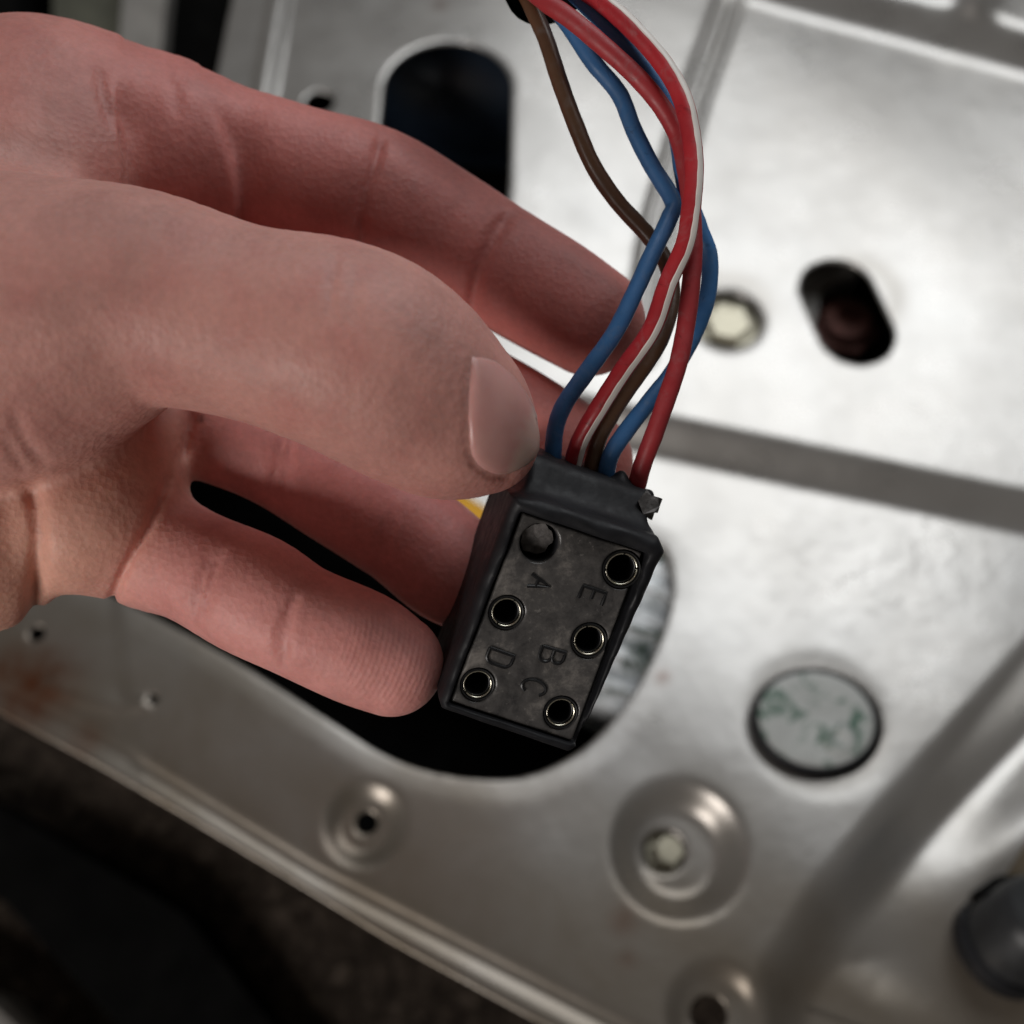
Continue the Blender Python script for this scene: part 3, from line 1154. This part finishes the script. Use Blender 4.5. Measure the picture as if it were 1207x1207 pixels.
# letter, pixel of its lower-left corner (stem foot), pixel of the stem top
LT = [("A", (626.5, 676), (650, 684)), ("E", (687, 690), (714, 699)), ("D", (577.5, 763), (606, 773)),
      ("B", (639, 761), (666.5, 769)), ("C", (619, 797), (646, 806))]
for ch, p0, p1 in LT:
    a0, a1 = uv(*p0), uv(*p1)
    up = a1 - a0
    rt = np.array([up[1], -up[0]])
    m = MB()
    for st in GL[ch]:
        P = [plug_pt(*(a0 + rt * x * 0.95 + up * y), 0.12) for x, y in st]
        Q = []
        for i in range(len(P) - 1):
            for t_ in (0, .5):
                Q.append(np.array(P[i]) * (1 - t_) + np.array(P[i + 1]) * t_)
        Q.append(np.array(P[-1]))
        m.tube(Q, 0.19, 8)
    m.build("letter", M_LETTER, plate)

# torn rubber flap by the red wire; grey colour stands in for light on it
m = MB()
fl = [(752, 590), (760, 580), (763, 578), (768, 584), (776, 586), (781, 588), (778, 596), (776, 603), (772, 603), (769, 612), (758, 606)]
vs = [tuple(to_world(pt(x, y, 116.2 + 0.02 * (x - 752) + 0.5 * math.sin(x * .9)))) for x, y in fl] + \
     [tuple(to_world(pt(x * .998 + 1, y + 1.5, 119.0 + 0.02 * (x - 752)))) for x, y in fl]
n = len(fl)
m.add(vs, [tuple(range(n)), tuple(n + i for i in range(n))[::-1]] + [(i, (i + 1) % n, n + (i + 1) % n, n + i) for i in range(n)])
m.build("torn_flap", M_BLANK, plug, smooth=False)

WL = {"blue": ["blue wire, first from the left at the plug", "blue wire, fourth from the left at the plug"],
      "red_white": ["red wire with a white stripe"], "brown": ["brown wire"], "red": ["plain red wire at the right end"]}
cnt = {}
for (k, rpx, pts) in WIRES:
    r = mm(rpx, 117)
    S = spline(np.array([pt(*p) for p in pts]), 7)
    m = MB()
    rr = [r * (1 + 0.012 * math.sin(i * 0.7) + 0.01 * math.sin(i * 1.9)) for i in range(len(S))]
    m.tube(to_world(S), rr, 18)
    wo = m.build("wire", MATS[k], plug)
    i = cnt.get(k, 0)
    cnt[k] = i + 1
    wo["label"] = WL[k][i]
    if k == "red_white":
        T = np.gradient(S, axis=0)
        T /= np.linalg.norm(T, axis=1)[:, None]
        Vw = -S / np.linalg.norm(S, axis=1)[:, None]
        Sd = np.cross(T, Vw)
        Sd /= np.linalg.norm(Sd, axis=1)[:, None]
        sgn = np.where(Sd[:, 0:1].mean() > 0, 1, -1)
        Sd = Sd * sgn
        Vn = np.cross(Sd, T)
        Vn *= np.sign((Vn * Vw).sum(1))[:, None]
        vs, fs = [], []
        nn = 6
        for i in range(len(S)):
            f_ = i / (len(S) - 1)
            ca = 48 - 10 * math.sin(f_ * 5.0)
            for j in range(nn + 1):
                a_ = math.radians(ca - 26 + 52 * j / nn)
                lift = r + 0.045 - (0.09 if j in (0, nn) else 0)
                vs.append(S[i] + (Vn[i] * math.cos(a_) + Sd[i] * math.sin(a_)) * lift)
        for i in range(len(S) - 1):
            for j in range(nn):
                q0 = i * (nn + 1) + j
                fs.append((q0, q0 + 1, q0 + nn + 2, q0 + nn + 1))
        m = MB()
        m.add(to_world(np.array(vs)), fs)
        m.build("stripe", M_WHITE, wo)
# sleeve the wires come out of
m = MB()
P = np.array([pt(648, -22, 121), pt(612, -84, 127), pt(570, -170, 138), pt(540, -300, 160)])
S = to_world(spline(P, 6))
m.tube(S, [5.2] * 2 + [5.0] * (len(S) - 2), 26, caps=False)
m.tube(S[::1], [4.6] * len(S), 26, caps=False)
m.build("sleeve", M_RUBBER, plug)

# ------------------------------------------------------------------ the hand
CH = {
    "meta_index": [(-800, 500, 128, 240), (-600, 440, 127, 225), (-420, 340, 128, 190), (-200, 235, 130, 160), (0, 178, 130, 138), (60, 168, 130, 128)],
    "meta_mid": [(-800, 530, 130, 240), (-420, 430, 132, 190), (-200, 430, 134, 150), (-40, 440, 134, 110), (100, 470, 133, 72)],
    "hypo": [(-800, 540, 126, 240), (-420, 520, 122, 190), (-250, 590, 121, 150), (-80, 628, 119.5, 124), (-30, 636, 119.5, 112)],
    "pad": [(20, 560, 123, 100), (60, 596, 121, 94), (110, 602, 120.5, 95), (142, 554, 122.5, 80), (178, 512, 125.5, 58)],
    "web": [(-300, 330, 120, 170), (-150, 290, 120, 150), (0, 245, 121.5, 112), (70, 222, 122.5, 80), (104, 205, 124, 58)],
    "thumb": [(-420, 440, 121, 190), (-200, 410, 117, 200), (-20, 395, 113, 188), (70, 372, 110.5, 158), (165, 354, 108.5, 128), (285, 380, 107.5, 114),
              (392, 406, 107, 123), (455, 436, 107.5, 122), (515, 482, 108.5, 100)],
    "thumb_tip": [(500, 470, 109, 96), (545, 500, 110, 82), (574, 520, 111, 61)],
    "index": [(60, 165, 130, 128), (165, 172, 132, 112), (275, 196, 133.5, 92), (360, 210, 134, 80), (440, 232, 134.5, 80),
              (520, 275, 135, 76), (590, 315, 134, 71), (650, 350, 132.5, 69), (695, 378, 131, 65)],
    "middle": [(150, 330, 138, 76), (300, 350, 140, 74), (430, 402, 139, 70), (520, 450, 136.5, 66), (600, 494, 134, 66), (680, 546, 132.5, 66)],
    "ring": [(120, 470, 131, 62), (230, 500, 129, 62), (320, 535, 129, 60), (400, 579, 129.5, 64), (480, 628, 130, 66), (530, 668, 130, 66), (568, 692, 129.5, 58)],
    "little": [(60, 590, 127, 74), (165, 640, 123.5, 74), (228, 667, 121, 67), (296, 700, 119, 72), (352, 731, 118, 67), (422, 762, 118.3, 68), (462, 783, 118.5, 61)],
}
CHS = {}
for k, P in CH.items():
    A_ = np.array([[*pt(x, y, d), mm(r, d)] for x, y, d, r in P])
    CHS[k] = spline(A_, 5)
ORDER = [("meta_index", None), ("index", 4.0), ("web", 7.0), ("thumb", 4.5), ("thumb_tip", 3.0), ("meta_mid", 2.5), ("hypo", 1.6),
         ("middle", 1.5), ("ring", 1.2), ("little", 1.3), ("pad", 1.8)]
# folds: photo polyline, depth mm, width px on either side, depth window
FOLDS = [
    ([(452, 150), (443, 190), (430, 230), (425, 268), (432, 300)], .85, 6, 6, 118, 150),
    ([(440, 160), (428, 200), (416, 240), (410, 280)], .25, 5, 5, 118, 150),
    ([(606, 240), (580, 285), (562, 325), (554, 380)], .85, 6, 8, 118, 150),
    ([(594, 245), (570, 285), (552, 330)], .25, 4, 4, 118, 150),
    ([(248, 108), (264, 142), (277, 180), (286, 225), (286, 290)], 1.7, 6, 30, 114, 150),
    ([(116, 68), (118, 105), (128, 140), (140, 165)], .45, 5, 8, 100, 150),
    ([(142, 82), (143, 130), (149, 180), (151, 250)], 1.5, 4, 34, 113.5, 150),
    ([(190, 70), (205, 110), (215, 150)], .3, 8, 8, 100, 150),
    ([(34, 560), (44, 610), (44, 670), (34, 760)], .9, 9, 9, 100, 125),
    ([(228, 470), (221, 515), (206, 560)], .9, 6, 6, 114, 135),
    ([(347, 500), (338, 545), (324, 600)], .4, 4, 4, 114, 140),
    ([(335, 500), (327, 545), (314, 590)], .35, 4, 4, 114, 140),
    ([(470, 590), (450, 640), (438, 690)], .3, 7, 7, 114, 140),
    ([(205, 545), (175, 620), (150, 665), (124, 725)], .8, 5, 5, 100, 130),
    ([(268, 640), (250, 680), (238, 740)], .45, 4, 4, 100, 135),
    ([(258, 640), (238, 680), (229, 740)], .4, 4, 4, 100, 135),
    ([(356, 690), (340, 730), (334, 800)], .45, 5, 5, 100, 135),
    ([(349, 700), (331, 735), (326, 790)], .3, 4, 4, 100, 135),
    ([(400, 285), (390, 330), (392, 390)], .26, 6, 6, 90, 118),
    ([(425, 290), (416, 340), (420, 400)], .22, 6, 6, 90, 118),
    ([(10, 470), (30, 520), (62, 558)], .35, 7, 7, 90, 112),
    ([(0, 500), (20, 540), (40, 566)], .25, 6, 6, 90, 112),
    ([(556, 415), (551, 470), (552, 530), (566, 553), (592, 562), (618, 549)], .28, 4, 4, 90, 120),
]


def chain_d(S, P):
    d = np.full(len(P), 1e3)
    for i in range(len(S) - 1):
        a, b = S[i], S[i + 1]
        e = b[:3] - a[:3]
        wv = P - a[:3]
        t = np.clip(wv @ e / (e @ e + 1e-9), 0, 1)
        q = wv - t[:, None] * e
        d = np.minimum(d, np.sqrt((q * q).sum(1)) - (a[3] + (b[3] - a[3]) * t))
    return d


def hand_sdf(P, near_only=False):
    D = None
    for k, kk in ORDER:
        S = CHS[k]
        lo = (S[:, :3] - S[:, 3:4]).min(0) - 9
        hi = (S[:, :3] + S[:, 3:4]).max(0) + 9
        m = ((P > lo) & (P < hi)).all(1)
        d = np.full(len(P), 12.0)
        if m.any():
            d[m] = chain_d(S, P[m])
        D = d if D is None else smin(D, d, kk)
    m = np.abs(D) < 3.0
    if m.any():
        Q = P[m]
        px = HALF + Q[:, 0] / -Q[:, 2] * FPX
        py = HALF - Q[:, 1] / -Q[:, 2] * FPX
        dep = -Q[:, 2]
        add = np.zeros(len(Q))
        for (pl, am, w1, w2, d0, d1) in FOLDS:
            pl = np.array(pl, float)
            mm_ = (px > pl[:, 0].min() - 70) & (px < pl[:, 0].max() + 70) & (py > pl[:, 1].min() - 70) & (py < pl[:, 1].max() + 70) & (dep > d0) & (dep < d1)
            if not mm_.any():
                continue
            dd, sd = line_dist(spline(pl, 3), px[mm_], py[mm_])
            w = np.where(sd < 0, w1, w2) * 1.0
            # sd: positive when the point lies on the photo's left of a downward line (y runs down)
            w = np.where(sd > 0, w1, w2)
            e0 = np.hypot(px[mm_] - pl[0, 0], py[mm_] - pl[0, 1])
            e1 = np.hypot(px[mm_] - pl[-1, 0], py[mm_] - pl[-1, 1])
            tl = 75 if w2 > 20 else 30
            ends = sstep(2, tl, e0) * sstep(2, 30, e1)
            add[mm_] += am * np.exp(-(dd / w) ** 2 * 0.8) * ends
        D = D.copy()
        D[m] += add
    return D


hs = 0.5
lo = np.array([-118.0, -36.0, -160.0])
hi = np.array([22.0, 62.0, -88.0])
nx, ny, nz = [int(v) for v in np.ceil((hi - lo) / hs)]
F = np.empty((nx, ny, nz), np.float32)
ay = lo[1] + np.arange(ny) * hs
az = lo[2] + np.arange(nz) * hs
for i0 in range(0, nx, 20):
    ax_ = lo[0] + np.arange(i0, min(nx, i0 + 20)) * hs
    G = np.stack(np.meshgrid(ax_, ay, az, indexing='ij'), -1).reshape(-1, 3)
    F[i0:i0 + len(ax_)] = hand_sdf(G).reshape(len(ax_), ny, nz)
F[0] = np.maximum(F[0], 1.0)
hv, hq = surface_nets(F, lo, hs)
del F


def grad(P, e=0.08):
    g = np.stack([hand_sdf(P + np.eye(3)[i] * e) - hand_sdf(P - np.eye(3)[i] * e) for i in range(3)], 1)
    return g / (np.linalg.norm(g, axis=1)[:, None] + 1e-9)


g = grad(hv)
m = hv[:, 0] > lo[0] + 2
for _ in range(2):
    d = hand_sdf(hv)
    hv[m] -= np.clip(d, -0.4, 0.4)[m, None] * g[m]
hbase = to_world(pt(-60, 400, 125))
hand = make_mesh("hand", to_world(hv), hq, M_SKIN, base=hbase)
tag(hand, "bare left hand reaching in from the left, thumb and fingertips gripping the black plug", "hand")

# natural skin tone of each region
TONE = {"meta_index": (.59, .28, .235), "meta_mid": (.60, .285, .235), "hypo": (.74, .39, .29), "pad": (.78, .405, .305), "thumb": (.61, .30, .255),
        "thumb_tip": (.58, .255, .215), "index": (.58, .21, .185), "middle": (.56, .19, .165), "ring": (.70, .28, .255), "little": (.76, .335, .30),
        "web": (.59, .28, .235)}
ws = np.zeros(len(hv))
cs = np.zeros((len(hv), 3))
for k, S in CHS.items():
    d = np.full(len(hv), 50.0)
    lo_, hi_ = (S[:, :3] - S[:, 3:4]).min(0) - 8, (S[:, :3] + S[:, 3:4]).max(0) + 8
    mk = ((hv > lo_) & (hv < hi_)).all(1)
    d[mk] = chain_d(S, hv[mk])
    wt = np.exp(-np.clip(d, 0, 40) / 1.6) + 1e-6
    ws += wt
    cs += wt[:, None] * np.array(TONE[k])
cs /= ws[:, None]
pxh = HALF + hv[:, 0] / -hv[:, 2] * FPX
pyh = HALF - hv[:, 1] / -hv[:, 2] * FPX
mole = np.exp(-(((pxh - 237) ** 2 + (pyh - 493) ** 2) / 22.0)) * ((hv[:, 2] < -117) & (hv[:, 2] > -130))
cs = cs * (1 - 0.75 * mole[:, None])
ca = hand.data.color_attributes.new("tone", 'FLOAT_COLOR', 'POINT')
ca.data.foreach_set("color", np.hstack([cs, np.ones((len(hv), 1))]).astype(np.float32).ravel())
padv = np.zeros(len(hv))
for (x, y, d, r) in ((462, 780, 112, 7.5),):
    padv = np.maximum(padv, 1 - sstep(r * 0.45, r, np.linalg.norm(hv - pt(x, y, d), axis=1)))
pa = hand.data.attributes.new("pad", 'FLOAT', 'POINT')
pa.data.foreach_set("value", (padv * 0.5).astype(np.float32))

pc = (to_world(pt(318, 735, 113)) - hbase) * 0.001
M_SKIN.node_tree.nodes["print_centre"].inputs['Location'].default_value = tuple(-pc)

# thumb nail laid on the surface
outl = spline([(556, 420), (582, 425), (606, 444), (627, 474), (638, 503), (639, 526), (624, 546), (596, 559), (572, 554), (556, 536), (552, 500), (552, 460), (556, 420)], 4)[:-1]
cen = np.array([590, 500])
rings = [0.02, .25, .5, .7, .85, .95, 1.0, 1.0]
lift = [.26, .26, .26, .25, .20, .12, .0, -.45]
vs = []
for k_, l_ in zip(rings, lift):
    Q = cen + (outl - cen) * k_
    r_ = np.stack([(Q[:, 0] - HALF) / FPX, -(Q[:, 1] - HALF) / FPX, -np.ones(len(Q))], 1)
    tt = np.full(len(Q), 97.0)
    for _ in range(60):
        tt += np.clip(hand_sdf(r_ * tt[:, None]), -1, 1.0) * 0.7
        tt = np.minimum(tt, 111.5)
    p = r_ * tt[:, None]
    gn = grad(p)
    p -= np.clip(hand_sdf(p), -5, 5)[:, None] * gn
    vs.append(p + gn * l_)
vs = np.vstack(vs)
n = len(outl)
fs = [tuple(range(n))[::-1]]
for k_ in range(len(rings) - 1):
    for i in range(n):
        fs.append((k_ * n + i, k_ * n + (i + 1) % n, (k_ + 1) * n + (i + 1) % n, (k_ + 1) * n + i))
m = MB()
m.add(to_world(vs), fs)
nail = m.build("thumb_nail", M_NAIL, hand, sharp=80)
pxn = HALF + vs[:, 0] / -vs[:, 2] * FPX
pyn = HALF - vs[:, 1] / -vs[:, 2] * FPX
pr = pxn * 0.93 + pyn * 0.37
tv = sstep(759, 768, pr)
na = nail.data.attributes.new("tip", 'FLOAT', 'POINT')
na.data.foreach_set("value", (tv * 0.8).astype(np.float32))
nd = nail.data.attributes.new("dirt_shade", 'FLOAT', 'POINT')  # on the nail: grime under the free edge
edge = np.repeat([0, 0, 0, 0, 0, .15, .6, 1.0], len(outl))
nd.data.foreach_set("value", (edge * sstep(745, 765, pr) * 0.85).astype(np.float32))

for o in SC.objects:
    if "_base" in o:
        del o["_base"]
